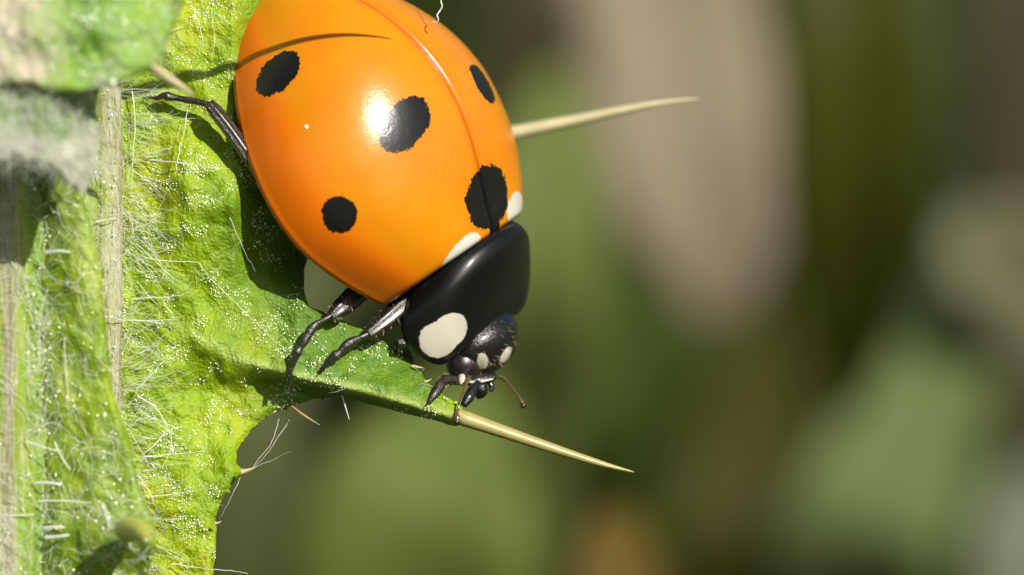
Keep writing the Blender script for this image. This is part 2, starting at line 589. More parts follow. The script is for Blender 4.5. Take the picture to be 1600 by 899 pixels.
WING = [(165, -160), (300, -170), (400, -150), (430, -60), (520, 60), (660, 150), (790, 190), (800, 206), (790, 222), (680, 290), (560, 360),
        (490, 392), (476, 430), (482, 476), (510, 490), (560, 513), (600, 533), (636, 556), (654, 578), (670, 600), (695, 618),
        (722, 638), (717, 666), (685, 658), (640, 648), (590, 636), (545, 624), (500, 622), (470, 630), (440, 640), (410, 656), (386, 680), (371, 705),
        (371, 726), (388, 737), (371, 748), (352, 772), (339, 806), (337, 850), (331, 920), (310, 1010), (250, 1100), (165, 1150)]
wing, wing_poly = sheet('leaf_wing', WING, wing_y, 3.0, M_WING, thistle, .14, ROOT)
wu = np.array([v.co[:] for v in wing.data.vertices]) + np.array(ROOT)
k_ = (100 + wu[:, 1]) / 100
uu = wu[:, 0] / k_ * 100 + 800; vv_ = 449.5 - wu[:, 2] / k_ * 100
dr = np.abs(np.interp(uu, RIDGE[:, 0], RIDGE[:, 1]) - vv_)
a_ = wing.data.attributes.new('rib', 'FLOAT', 'POINT')
a_.data.foreach_set('value', (np.exp(-(dr / 9) ** 2) * sstep(255, 330, uu)).tolist())
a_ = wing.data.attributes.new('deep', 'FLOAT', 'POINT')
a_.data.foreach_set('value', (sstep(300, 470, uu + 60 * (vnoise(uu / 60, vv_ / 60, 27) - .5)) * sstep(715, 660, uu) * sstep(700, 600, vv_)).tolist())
wing['label'] = 'yellow-green spiny wing carrying the ladybird'


def fw_y(u, v, relief=True):
    u = np.asarray(u, float); v = np.asarray(v, float)
    edge = np.interp(v, [200, 310, 450, 600, 700, 800, 860, 1000], [150, 135, 158, 175, 205, 235, 243, 215])
    s = np.clip((u - 60) / (edge - 60), 0, 1.2)
    y = -2.48 - .42 * np.sin(np.minimum(s * 1.7, 2.0))
    y = y - .5 * np.exp(-((v - 845) / 38) ** 2) * s
    if relief:
        y = y + .16 * (vnoise(u / 30, v / 40, 31) - .5) + .06 * (vnoise(u / 11, v / 11, 32) - .5)
    return y


FWING = [(55, 250), (100, 262), (132, 290), (134, 320), (148, 380), (160, 450), (166, 520), (176, 600), (188, 645), (206, 700),
         (216, 755), (234, 800), (244, 840), (238, 872), (222, 930), (190, 1010), (120, 1080), (55, 1080), (62, 800), (58, 500)]
fwing, fw_poly = sheet('leaf_wing', FWING, fw_y, 4.0, M_FRONT, thistle, .14, ROOT, seed=3)
fwing['label'] = 'woolly narrow wing along the front of the stem'


def tl_y(u, v, relief=True):
    u = np.asarray(u, float); v = np.asarray(v, float)
    y = -5.3 + .5 * sstep(150, 300, u) - .1 * sstep(40, 140, v)
    if relief:
        y = y + .3 * (vnoise(u / 50, v / 50, 41) - .5) + .08 * (vnoise(u / 14, v / 14, 42) - .5)
    return y


TLOBE = [(-120, -160), (120, -180), (310, -150), (296, -40), (284, 12), (264, 66), (250, 98), (240, 112), (215, 118), (180, 132), (130, 143), (80, 143),
         (40, 132), (0, 134), (-60, 140), (-120, 120)]
tlobe, tl_poly = sheet('leaf_lobe', TLOBE, tl_y, 4.0, M_TOP, thistle, .16, ROOT, seed=4)
tu = np.array([v.co[:] for v in tlobe.data.vertices]) + np.array(ROOT)
uu = tu[:, 0] / ((100 + tu[:, 1]) / 100) * 100 + 800
a_ = tlobe.data.attributes.new('rib', 'FLOAT', 'POINT')
a_.data.foreach_set('value', (sstep(125, 30, uu) * (.5 + vnoise(uu / 20, tu[:, 2] * 5, 44))).clip(0, 1.3).tolist())
tlobe['label'] = 'blurred green upper lobe with one pale spine'


def wl_y(u, v, relief=True):
    u = np.asarray(u, float); v = np.asarray(v, float)
    y = -5.15 - .3 * sstep(150, 300, v) + .9 * sstep(60, 155, u)
    if relief:
        y = y + .25 * (vnoise(u / 30, v / 30, 51) - .5) + .1 * (vnoise(u / 10, v / 10, 52) - .5)
    return y


WLOBE = [(-120, 100), (60, 112), (146, 120), (150, 170), (156, 215), (146, 262), (134, 300), (118, 292), (90, 268), (45, 252), (0, 244), (-60, 240), (-120, 200)]
wlobe, wl_poly = sheet('leaf_lobe', WLOBE, wl_y, 4.0, M_WOOL, thistle, .14, ROOT, seed=5)
tu = np.array([v.co[:] for v in wlobe.data.vertices]) + np.array(ROOT)
kk_ = (100 + tu[:, 1]) / 100
uu = tu[:, 0] / kk_ * 100 + 800; vv_ = 449.5 - tu[:, 2] / kk_ * 100
a_ = wlobe.data.attributes.new('rib', 'FLOAT', 'POINT')
a_.data.foreach_set('value', (1.3 * sstep(250, 165, vv_ + 50 * (vnoise(uu / 25, vv_ / 25, 45) - .5))).tolist())
wlobe['label'] = 'grey-white felted lobe under the blurred green lobe'


# ---- spines
def spine(parent, pts, rads, mat, flat=.8, sides=12, name='spine'):
    path = smooth_path([P(*p) for p in pts], 6)
    rr = np.interp(np.linspace(0, 1, len(path)), np.linspace(0, 1, len(rads)), rads)
    V, F = tube_data(path, list(rr), sides, flat)
    return mesh_obj(name, V, F, mat, parent, offset=ROOT)


spine(wing, [(700, 646, -1.2), (728, 655, -1.22), (790, 676, -1.2), (870, 703, -1.15), (940, 725, -1.1), (991, 738, -1.1)], [.13, .155, .125, .095, .062, .008], M_SPINE)
spine(wing, [(760, 217, 2.5), (806, 207, 2.45), (900, 188, 2.3), (980, 171, 2.1), (1040, 160, 2.0), (1092, 154, 2.0)], [.15, .145, .115, .085, .05, .006], M_SPINE2)
spine(tlobe, [(232, 100, -5.0), (252, 116, -4.8), (280, 134, -4.6), (302, 150, -4.4)], [.10, .095, .065, .02], M_SPINE2)
spine(tlobe, [(290, -92, -4.95), (400, -92, -4.6), (533, -94, -4.15), (640, -90, -3.95), (745, -92, -3.9)], [.10, .09, .075, .05, .01], M_SPINE2)  # unseen spine added above frame to cast an arc shadow on the wing case
spine(fwing, [(205, 828, -3.9), (215, 830, -4.6), (222, 835, -5.4), (228, 842, -6.2)], [.26, .22, .13, .02], M_SPINE3)
spine(wing, [(378, 738, -1.35), (388, 735, -1.4), (398, 731, -1.45)], [.06, .035, .006], M_SPINE2)
spine(wing, [(645, 573, -1.0), (652, 574, -1.05), (661, 575, -1.1)], [.04, .028, .004], M_SPINE2)
spine(wing, [(664, 597, -1.1), (670, 595, -1.12), (674, 592, -1.15)], [.03, .02, .004], M_SPINE2)
spine(wing, [(336, 818, -1.4), (342, 817, -1.42), (346, 814, -1.45)], [.03, .02, .004], M_SPINE2)
spine(wing, [(455, 634, -1.0), (476, 650, -1.2), (499, 664, -1.4)], [.010, .028, .006], M_BRISTLE, name='bristle')
spine(wing, [(534, 616, -1.0), (541, 640, -1.1), (546, 656, -1.15)], [.02, .012, .004], M_HAIR, name='bristle')

# ---- prominent hairs, one by one (radius in mm)
HAIRS = [
    ([(231, 250), (280, 255), (347, 264)], .022), ([(228, 242), (271, 230)], .022), ([(226, 246), (250, 243), (268, 240)], .014),
    ([(150, 347), (185, 340)], .02), ([(213, 341), (252, 334)], .02), ([(210, 357), (237, 345), (252, 318), (265, 292)], .011),
    ([(200, 392), (237, 405), (309, 410)], .02), ([(309, 410), (335, 441), (400, 505), (458, 560)], .008), ([(359, 340), (378, 385), (400, 425)], .008),
    ([(213, 424), (236, 425), (258, 422)], .01), ([(283, 222), (278, 250), (274, 275)], .009), ([(195, 468), (240, 466), (289, 461)], .021),
    ([(170, 495), (212, 501), (282, 500)], .018), ([(186, 495), (200, 450)], .011), ([(211, 612), (232, 590), (256, 564)], .018),
    ([(214, 618), (240, 635), (256, 655), (266, 680)], .018), ([(210, 658), (246, 648)], .018), ([(228, 650), (258, 661), (286, 673)], .014),
    ([(210, 543), (248, 540)], .012), ([(217, 553), (246, 540)], .012), ([(255, 470), (262, 482), (271, 491)], .008),
    ([(222, 685), (244, 686)], .026), ([(258, 675), (240, 698), (220, 712)], .014), ([(268, 672), (266, 702), (252, 732)], .009),
    ([(220, 715), (270, 710), (315, 706)], .020), ([(228, 811), (290, 812)], .012), ([(240, 768), (275, 760), (292, 748)], .008),
    ([(268, 881), (300, 886), (332, 890), (362, 892), (388, 897)], .014), ([(270, 875), (297, 852)], .012), ([(222, 736), (246, 735)], .018),
    ([(225, 776), (262, 774), (300, 768)], .018), ([(240, 107), (262, 112), (280, 128), (290, 140)], .010), ([(212, 178), (250, 180), (280, 195), (274, 218)], .008),
    ([(293, 170), (288, 205), (282, 230)], .009), ([(205, 130), (211, 180), (208, 240), (206, 300)], .015), ([(203, 310), (200, 360), (204, 420)], .010),
    ([(196, 330), (208, 350), (206, 372)], .012), ([(214, 440), (232, 462), (250, 480)], .010), ([(213, 380), (260, 425), (300, 455)], .009),
    ([(250, 440), (272, 392)], .009), ([(218, 640), (252, 665), (290, 690)], .010), ([(215, 745), (236, 775), (246, 800)], .010),
    ([(265, 50), (285, 40), (305, 30)], .014), ([(300, 10), (312, 40), (318, 75)], .008), ([(330, 18), (335, 60), (330, 95)], .007),
    ([(436, 655), (425, 690), (398, 726), (388, 735)], .006), ([(452, 657), (420, 705), (390, 735)], .006), ([(388, 735), (420, 722), (455, 705)], .004),
    ([(376, 745), (360, 780), (342, 812)], .005), ([(568, 445), (530, 470), (520, 490)], .004),
]
for pts, r in HAIRS:
    q = []
    for i, (u, v) in enumerate(pts):
        yb = float(wing_y(np.array(u), np.array(v), False)) if u > 200 else float(stem_y(u))
        q.append(P(u, v, yb - .10 - .05 * i - random.uniform(0, .06)))
    path = smooth_path(q, 5)
    # gentle natural wander
    path = [p + Vector((random.gauss(0, .006), random.gauss(0, .006), random.gauss(0, .006))) for p in path]
    rr = [.8 * r * (1 - .75 * i / (len(path) - 1)) * random.uniform(.8, 1.2) for i in range(len(path))]
    Vh, Fh = tube_data(path, rr, 6)
    mesh_obj('hair', Vh, Fh, M_HAIR, stem if pts[0][0] < 218 else wing, offset=ROOT)
for (u0, v0, u1, v1, y, r) in [(68, 826, 101, 824, -2.75, .032), (70, 840, 108, 836, -2.8, .034), (55, 755, 97, 757, -2.7, .03), (58, 783, 142, 786, -2.75, .016),
                               (70, 395, 108, 394, -2.9, .03), (40, 690, 90, 705, -2.8, .016), (85, 690, 110, 735, -2.8, .014), (0, 806, 52, 804, -2.7, .016),
                               (160, 786, 172, 826, -3.6, .022), (38, 560, 46, 628, -2.6, .010), (100, 500, 108, 632, -2.7, .009), (42, 470, 44, 560, -2.6, .012)]:
    q = smooth_path([P(u0, v0, y), P((u0 + u1) / 2 + random.uniform(-3, 3), (v0 + v1) / 2 + random.uniform(-3, 3), y - .1), P(u1, v1, y - .12)], 5)
    rr = [r * (1 - .4 * i / (len(q) - 1)) for i in range(len(q))]
    Vh, Fh = tube_data(q, rr, 6)
    mesh_obj('hair', Vh, Fh, M_HAIR, stem, offset=ROOT)


# ---- cobweb wool: far too many hairs to count
def fuzz(name, parent, n, sample, length, rad, mat, dirf=None, segs=5, curlv=.5):
    V, F = [], []
    for u, v, y in zip(*sample(n)):
        p = P(u, v, y)
        a = random.uniform(0, 2 * math.pi) if dirf is None else dirf(u, v)
        L = random.uniform(*length)
        path = [p.copy()]
        out = random.uniform(.2, .8)
        for k in range(segs):
            a += random.gauss(0, curlv)
            p = p + Vector((math.cos(a), -out * (1 - 1.3 * k / segs) * .5, math.sin(a))) * (L / segs)
            path.append(p.copy())
        r = random.uniform(*rad)
        tube_data(path, [r * (1 - .6 * k / segs) for k in range(segs + 1)], 3, 1.0, V, F)
    return mesh_obj(name, V, F, mat, parent, offset=ROOT, kind='stuff')


def s_stem(n):
    u = RNG.uniform(-40, 205, n); v = RNG.uniform(140, 930, n)
    k = vnoise(u / 22, v / 60, 61) >= RNG.uniform(.25, .8, n)
    u, v = u[k], v[k]
    return u, v, stem_y(u) - .03


def s_edge(n):
    u = RNG.normal(206, 8, n); v = RNG.uniform(130, 920, n)
    return u, v, np.full(n, -1.15)


def s_sheet(poly, fy, dens, thr):
    lo = poly.min(0); hi = poly.max(0)

    def f(n):
        u = RNG.uniform(max(lo[0], -30), min(hi[0], 1000), n); v = RNG.uniform(max(lo[1], -30), min(hi[1], 930), n)
        k = inside(poly, u, v) & (vnoise(u / dens, v / dens, 71) >= RNG.uniform(thr[0], thr[1], n))
        u, v = u[k], v[k]
        return u, v, fy(u, v) - .02
    return f


fuzz('wool', stem, 2400, s_stem, (.15, .9), (.0022, .0055), M_FUZZ, curlv=.33)
fuzz('wool', stem, 190, s_edge, (.25, 1.0), (.0025, .007), M_FUZZ, dirf=lambda u, v: random.gauss(0, .6), curlv=.2)
fuzz('wool', fwing, 1500, s_sheet(fw_poly, fw_y, 30, (.2, .9)), (.12, .7), (.0025, .006), M_FUZZ, curlv=.35)
fuzz('wool', tlobe, 700, s_sheet(tl_poly, tl_y, 40, (.3, .9)), (.1, .5), (.004, .008), M_FUZZ)
fuzz('wool', wlobe, 1500, s_sheet(wl_poly, wl_y, 40, (.0, .6)), (.1, .6), (.003, .007), M_FUZZ)
fuzz('wool', wing, 900, s_sheet(wing_poly, wing_y, 45, (.3, .9)), (.08, .4), (.002, .0045), M_FUZZ, curlv=.25)


# ---- sun glints on the leaf skin, modelled as small pale dots
def glints(parent, n, sample, rad):
    V, F = [], []
    for u, v, y in zip(*sample(n)):
        p = P(u, v, y + .012)
        r = random.uniform(*rad) * (1.5 if random.random() < .06 else 1)
        sx, sz = random.uniform(.75, 1.3), random.uniform(.75, 1.3)
        b = len(V)
        V.append(p + Vector((0, -r * 1.1, 0)))
        for k in range(6):
            a = k * math.pi / 3
            V.append(p + Vector((r * .75 * sx * math.cos(a), -r * .75, r * .75 * sz * math.sin(a))))
        for k in range(6):
            a = k * math.pi / 3
            V.append(p + Vector((r * sx * math.cos(a), r * .5, r * sz * math.sin(a))))
        for k in range(6):
            k2 = (k + 1) % 6
            F.append((b, b + 1 + k, b + 1 + k2)); F.append((b + 1 + k, b + 7 + k, b + 7 + k2, b + 1 + k2))
    return mesh_obj('glint_dots', V, F, M_DOT, parent, offset=ROOT, kind='stuff')


glints(wing, 60000, s_sheet(wing_poly, wing_y, 24, (.50, .95)), (.0045, .0125))
def s_rib(n):
    u = RNG.uniform(140, 212, n); v = RNG.uniform(130, 720, n)
    return u, v, stem_y(u) - .04


fuzz('wool', stem, 260, s_rib, (.3, 1.3), (.0025, .006), M_FUZZ, dirf=lambda u, v: random.choice((1.57, -1.57, .2, -.3, .5)) + random.gauss(0, .3), curlv=.16)
glints(stem, 900, s_stem, (.008, .018))
glints(fwing, 900, s_sheet(fw_poly, fw_y, 28, (.3, 1.0)), (.010, .022))
glints(tlobe, 300, s_sheet(tl_poly, tl_y, 28, (.3, 1.0)), (.015, .03))

# ==================================================================
#                          LADYBIRD
# ==================================================================
fv = Vector((.565, 0, -.825)).normalized()
tt = math.radians(51.8)
pv = Vector((.825, 0, .565)).normalized()
dv = (pv * math.sin(tt) + Vector((0, -1, 0)) * math.cos(tt)).normalized()
lv = dv.cross(fv).normalized()
O = P(532, 197, 0)
LM = Matrix(((fv.x, lv.x, dv.x, O.x), (fv.y, lv.y, dv.y, O.y), (fv.z, lv.z, dv.z, O.z), (0, 0, 0, 1)))
LI = LM.inverted()
bug = empty('ladybird')
bug.matrix_world = LM
tag(bug, 'orange seven-spot ladybird climbing head down on the thistle wing', 'ladybird')


def LP(u, v, y):
    return LI @ P(u, v, y)


EX = [2.73, 2.70, 2.62, 2.5, 2.2, 1.77, 1.3, .8, .25, -.31, -.85, -1.34, -1.85, -2.22, -2.42, -2.5]
EW = [1.46, 1.54, 1.64, 1.74, 1.97, 2.24, 2.44, 2.50, 2.43, 2.24, 1.95, 1.58, 1.10, .66, .30, .02]
EH = [1.33, 1.38, 1.42, 1.48, 1.62, 1.84, 2.04, 2.19, 2.25, 2.20, 2.04, 1.80, 1.40, .95, .48, .02]


def cubic(xs, ys, x):
    """smooth monotone-ish interpolation on descending xs"""
    c = catmull(list(zip(xs, ys)), 12, closed=False)
    o = np.argsort(c[:, 0])
    return np.interp(x, c[o, 0], c[o, 1])


def elytron(side):
    n, mth = 72, 40
    u = np.linspace(0, 1, n)
    x = 2.73 - 5.23 * (u - .06 * np.sin(2 * math.pi * u))
    x[0], x[-1] = 2.73, -2.5
    W_ = cubic(EX, EW, x); H_ = cubic(EX, EH, x)
    V, F = [], []
    RM = []
    prof = []
    for j in range(mth):
        prof.append((j / (mth - 1)) * math.pi / 2)
    M = mth + 3
    for i in range(n):
        row = []
        for j, a in enumerate(prof):
            kk = .97 - .24 * float(sstep(.9, 2.6, x[i]))
            s = math.sin(a) ** kk if a > 0 else 0.0; c = max(0.0, math.cos(a)) ** kk
            yy = W_[i] * s
            zz = H_[i] * c
            # groove of the suture
            dsut = yy
            zz -= .022 * math.exp(-(dsut / .085) ** 2) * min(1, H_[i])
            # explanate rim
            rim = sstep(.86, 1.0, s)
            yy += .05 * float(rim) * min(1, W_[i])
            zz += .05 * float(sstep(.90, 1, s)) * min(1, W_[i]) * 1.0
            row.append((x[i], side * (yy + .004), zz))
            RM.append(float(sstep(.87, .98, s)) + .8 * math.exp(-(dsut / .13) ** 2))
        # inner side at suture (below) and inner side of rim
        rx = row[-1]
        row.append((x[i], side * (W_[i] * 1.02 + .035 * min(1, W_[i])), -.02))
        row.append((x[i], side * W_[i] * .90, .02))
        row = [(x[i], side * .004, row[0][2] - .12 * min(1, H_[i]))] + row
        RM += [1.0, 1.0]; RM.insert(len(RM) - len(row) + 1, 1.0)
        V += row
    for i in range(n - 1):
        for j in range(M - 1):
            a = i * M + j
            f = (a, a + 1, a + M + 1, a + M)
            F.append(f if side > 0 else f[::-1])
    # front edge folds inwards
    b = len(V)
    for j in range(M):
        p = V[j]
        V.append((2.66, p[1] * .86, p[2] * .86)); RM.append(.5)
    for j in range(M - 1):
        f = (j, b + j, b + j + 1, j + 1)
        F.append(f if side > 0 else f[::-1])
    return V, F, RM


def surf(u, v):
    """ladybird-local point and normal of the wing case under photo pixel u, v"""
    px, pz = (u - 532) * .01, (197 - v) * .01
    x = px * fv.x + pz * fv.z
    q = px * pv.x + pz * pv.z
    W_ = float(cubic(EX, EW, x)); H_ = float(cubic(EX, EH, x))
    best = None
    for a in np.linspace(-1.57, 1.57, 2000):   # a > 0 is the near (right) side
        g = -W_ * math.sin(a) * math.cos(tt) + H_ * math.cos(a) * math.sin(tt)
        depth = W_ * math.sin(a) * math.sin(tt) + H_ * math.cos(a) * math.cos(tt)
        e = abs(g - q) - .02 * depth
        if best is None or e < best[0]: best = (e, a)
    a = best[1]
    return Vector((x, -W_ * math.sin(a), H_ * math.cos(a)))


def blob_mask(nt, co, blobs, wob, edge):
    """union of ragged ellipsoidal patches: blobs of (centre, axis along, r_along, r_across)"""
    nz = noise(nt, 5.0, 3, .7, co)
    nz2 = noise(nt, 22.0, 2, .5, co)
    wobble = mathn(nt, 'ADD', mathn(nt, 'MULTIPLY', mathn(nt, 'SUBTRACT', nz.outputs[0], .5), wob),
                   mathn(nt, 'MULTIPLY', mathn(nt, 'SUBTRACT', nz2.outputs[0], .5), wob * .55))
    res = None
    for c, axis, ra, rb in blobs:
        sb_ = N(nt, 'ShaderNodeVectorMath', operation='SUBTRACT')
        nt.links.new(co, sb_.inputs[0]); sb_.inputs[1].default_value = c
        ln = N(nt, 'ShaderNodeVectorMath', operation='DOT_PRODUCT')
        nt.links.new(sb_.outputs[0], ln.inputs[0]); ln.inputs[1].default_value = axis
        dd = N(nt, 'ShaderNodeVectorMath', operation='DOT_PRODUCT')
        nt.links.new(sb_.outputs[0], dd.inputs[0]); nt.links.new(sb_.outputs[0], dd.inputs[1])
        al2 = mathn(nt, 'MULTIPLY', ln.outputs['Value'], ln.outputs['Value'])
        ac2 = mathn(nt, 'MAXIMUM', mathn(nt, 'SUBTRACT', dd.outputs['Value'], al2), 0.0)
        r = mathn(nt, 'SQRT', mathn(nt, 'ADD', mathn(nt, 'DIVIDE', al2, ra * ra), mathn(nt, 'DIVIDE', ac2, rb * rb)))
        r = mathn(nt, 'ADD', r, wobble)
        mr = N(nt, 'ShaderNodeMapRange', interpolation_type='SMOOTHSTEP')
        nt.links.new(r, mr.inputs[0])
        mr.inputs[1].default_value = 1 - edge; mr.inputs[2].default_value = 1 + edge
        mr.inputs[3].default_value = 1; mr.inputs[4].default_value = 0
        res = mr.outputs[0] if res is None else mathn(nt, 'MAXIMUM', res, mr.outputs[0])
    return res


def axis_between(a, b):
    return (surf(*b) - surf(*a)).normalized()


def half_len(a, b):
    return (surf(*b) - surf(*a)).length / 2


m_ely, ent, eb, eout = new_mat('orange_wing_case')
co = obj_co(ent)
spots = []
for cpx, a, b, rb in [((441, 122), (414, 154), (471, 90), .31), ((637, 200), (604, 235), (671, 163), .33), ((755, 133), (736, 110), (773, 158), .30),
                      ((536, 337), (509, 337), (564, 337), .29), ((756, 322), (727, 335), (790, 300), .40)]:
    c = surf(*cpx)
    spots.append((c, axis_between(a, b), max(.24, half_len(a, b)), rb))
c_ = spots[-1][0]
spots[-1] = (Vector((2.24, .02, 1.62)), Vector((0, 1, 0)), .60, .48)
spots.append((Vector((2.66, 0, 1.36)), Vector((1, 0, 0)), .2, .16))
# mirror spots that the photo hides keep the insect symmetrical
for c, ax_, ra, rb in list(spots[:4]):
    if c.y < -.3 and c is not spots[2][0]:
        pass
for k in (0, 3):
    c, ax_, ra, rb = spots[k]
    spots.append((Vector((c.x, -c.y, c.z)), Vector((ax_.x, -ax_.y, ax_.z)), ra, rb))
black = blob_mask(ent, co, spots, .42, .03)
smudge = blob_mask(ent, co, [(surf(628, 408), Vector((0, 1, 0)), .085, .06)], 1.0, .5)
w1 = surf(726, 388)
wa = axis_between((705, 402), (748, 372))
ivory = blob_mask(ent, co, [(Vector((2.74, -.80, 1.22)), Vector((.05, -.85, -.5)).normalized(), .43, .25),
                            (Vector((2.66, .82, 1.25)), Vector((.05, .85, -.5)).normalized(), .44, .32)], .22, .06)
n1 = noise(ent, .8, 4, .55, co)
n2 = noise(ent, 5, 4, .6, co)
base = ramp(ent, n1.outputs[0], [(.3, (.45, .128, .0003)), (.55, (.45, .158, .0004)), (.75, (.42, .172, .0005))])
base = mix(ent, mathn(ent, 'MULTIPLY', n2.outputs[0], .25), base, (.48, .165, .0008))
# tiny pale flecks on the cuticle
vo = N(ent, 'ShaderNodeTexVoronoi'); vo.inputs['Scale'].default_value = 6.5; ent.links.new(co, vo.inputs['Vector'])
fl = ramp(ent, vo.outputs['Distance'], [(.04, (1, 1, 1)), (.12, (0, 0, 0))])
area = blob_mask(ent, co, [(surf(625, 90), Vector((1, 0, 0)), .75, .7)], .5, .4)
base = mix(ent, mathn(ent, 'MULTIPLY', mathn(ent, 'MULTIPLY', fl, area), .35), base, (.5, .26, .10))
ea = N(ent, 'ShaderNodeAttribute', attribute_name='rim')
base = mix(ent, mathn(ent, 'MULTIPLY', ea.outputs['Fac'], .85), base, (.50, .098, .0003))
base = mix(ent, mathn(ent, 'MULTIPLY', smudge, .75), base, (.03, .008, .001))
base = mix(ent, ivory, base, (.44, .42, .35))
base = mix(ent, black, base, (.004, .0035, .003))
ent.links.new(base, eb.inputs['Base Color'])
eb.inputs['Roughness'].default_value = .38
eb.inputs['Specular IOR Level'].default_value = .06
eb.inputs['Coat Weight'].default_value = .7
eb.inputs['Coat Roughness'].default_value = .235
eb.inputs['Coat IOR'].default_value = 1.55
sw = mathn(ent, 'SUBTRACT', .22, mathn(ent, 'MULTIPLY', black, .22))
ent.links.new(sw, eb.inputs['Subsurface Weight'])
eb.inputs['Subsurface Radius'].default_value = (.30, .12, .02)
eb.inputs['Subsurface Scale'].default_value = .6
nb = noise(ent, 9, 4, .65, co)
nb2 = noise(ent, 60, 2, .6, co)
hb = mathn(ent, 'ADD', mathn(ent, 'MULTIPLY', nb.outputs[0], .7), mathn(ent, 'MULTIPLY', nb2.outputs[0], .12))
bn = N(ent, 'ShaderNodeBump'); bn.inputs['Strength'].default_value = .4; bn.inputs['Distance'].default_value = .02
ent.links.new(hb, bn.inputs['Height'])
ent.links.new(bn.outputs[0], eb.inputs['Coat Normal'])

for side in (-1, 1):
    V, F, RM = elytron(side)
    e = mesh_obj('wing_case', V, F, m_ely, bug)
    a_ = e.data.attributes.new('rim', 'FLOAT', 'POINT')
    a_.data.foreach_set('value', RM)
    e['label'] = 'orange black-spotted wing case'


# ---- under body
def ellip(cx, cy, cz, rx, ry, rz, nu=24, nv=14, fn=None):
    V, F = [], []
    for j in range(nv + 1):
        th = math.pi * j / nv
        for i in range(nu):
            ph = 2 * math.pi * i / nu
            p = Vector((rx * math.cos(th), ry * math.sin(th) * math.cos(ph), rz * math.sin(th) * math.sin(ph)))
            if fn: p = fn(p)
            V.append(p + Vector((cx, cy, cz)))
    for j in range(nv):
        for i in range(nu):
            i2 = (i + 1) % nu
            F.append((j * nu + i, j * nu + i2, (j + 1) * nu + i2, (j + 1) * nu + i))
    return V, F


def body_fn(p):
    k = 1 - .18 * (p.x / 3) ** 2
    return Vector((p.x, p.y * k * (.86 if p.x < -1 else 1), p.z * (.55 if p.z < 0 else .9)))


V, F = ellip(.55, 0, .25, 2.75, 1.75, .95, 32, 20, body_fn)
mesh_obj('body', V, F, M_BLACK, bug)

# ---- pronotum
m_pro, pnt, pb, pout = new_mat('black_pronotum')
co = obj_co(pnt)
iv = blob_mask(pnt, co, [(Vector((3.62, -1.30, .30)), Vector((.75, .35, -.5)).normalized(), .32, .34), (Vector((3.58, -1.12, .42)), Vector((.3, .8, -.5)).normalized(), .36, .28), (Vector((3.62, 1.38, .15)), Vector((.75, -.35, -.5)).normalized(), .28, .30)], .20, .05)
pnt.links.new(mix(pnt, iv, (.0035, .0035, .003), (.42, .40, .33)), pb.inputs['Base Color'])
pb.inputs['Roughness'].default_value = .4
pb.inputs['Specular IOR Level'].default_value = .2
pb.inputs['Coat Weight'].default_value = .3
pb.inputs['Coat Roughness'].default_value = .14
nz = noise(pnt, 40, 3, .6, co)
bump(pnt, pb, nz.outputs[0], .12, .02)
PX = [2.72, 2.78, 2.88, 3.04, 3.21, 3.42, 3.62, 3.78, 3.88, 3.90]
PW = [.98, 1.10, 1.22, 1.40, 1.50, 1.53, 1.47, 1.34, 1.18, 1.05]
PH = [1.22, 1.33, 1.39, 1.33, 1.16, .88, .62, .42, .30, .20]
n, mth = 40, 49
cpts = catmull(list(zip(PX, PW, PH)), 5, closed=False)
V, F = [], []
for (x, ww, hh) in cpts:
    for j in range(mth):
        a = (j / (mth - 1) - .5) * math.pi
        s, c = math.sin(a), math.cos(a)
        # front margin is hollowed where the head sits; front corners reach forward
        xf = x + .10 * float(sstep(3.4, 3.9, x)) * (s * s * .7 - .2) - .08 * float(sstep(3.0, 2.64, x)) * s * s
        z = hh * (abs(c) ** .9) + .02 - .10 * float(sstep(.8, 1, abs(s))) + .32 * float(sstep(3.25, 2.7, x)) * (1 - c)
        V.append((xf, ww * s, z))
nr = len(cpts)
for i in range(nr - 1):
    for j in range(mth - 1):
        a = i * mth + j
        F.append((a, a + 1, a + mth + 1, a + mth))
# under side closes in
b = len(V)
for j in range(mth):
    p = V[(nr - 1) * mth + j]
    V.append((3.70, p[1] * .86, p[2] * .8 - .06))
for j in range(mth - 1):
    F.append(((nr - 1) * mth + j, (nr - 1) * mth + j + 1, b + j + 1, b + j))
b2 = len(V)
for j in range(mth):
    p = V[j]
    V.append((2.75, p[1] * .8, p[2] * .7 - .1))
for j in range(mth - 1):
    F.append((j + 1, j, b2 + j, b2 + j + 1))
o = mesh_obj('pronotum', V, F, m_pro, bug)
md = o.modifiers.new('thick', 'SOLIDIFY'); md.thickness = .04; md.offset = -1
o['label'] = 'black neck shield with ivory corner patches'


# ---- head
def head_fn(p):
    q = p.copy()
    q.y *= 1 - .22 * max(0, p.x / .5)
    if p.x > .25: q.z *= .9
    q.z -= .25 * max(0, p.x) ** 1.2
    return q


HC = Vector((4.04, .03, -.06))
V, F = ellip(HC.x, HC.y, HC.z, .50, .70, .50, 40, 26, head_fn)
HV, HF = V, F
head = mesh_obj('head', V, F, M_HEAD, bug)


def part_ellip(name, c, rad, rot, mat, parent, nu=20, nv=12):
    V, F = ellip(0, 0, 0, *rad, nu, nv)
    R_ = rot.to_matrix()
    V = [R_ @ v + c for v in V]
    return mesh_obj(name, V, F, mat, parent)


from mathutils import Euler
part_ellip('eye', LP(724, 569, -.24), (.28, .27, .27), Euler((0, .5, .3)), M_EYE, head)
part_ellip('eye', LP(786, 537, .2), (.24, .2, .22), Euler((0, .5, -.3)), M_EYE, head)


from mathutils.bvhtree import BVHTree
head_tree = BVHTree.FromPolygons([Vector(v) for v in HV], [tuple(f) for f in HF])


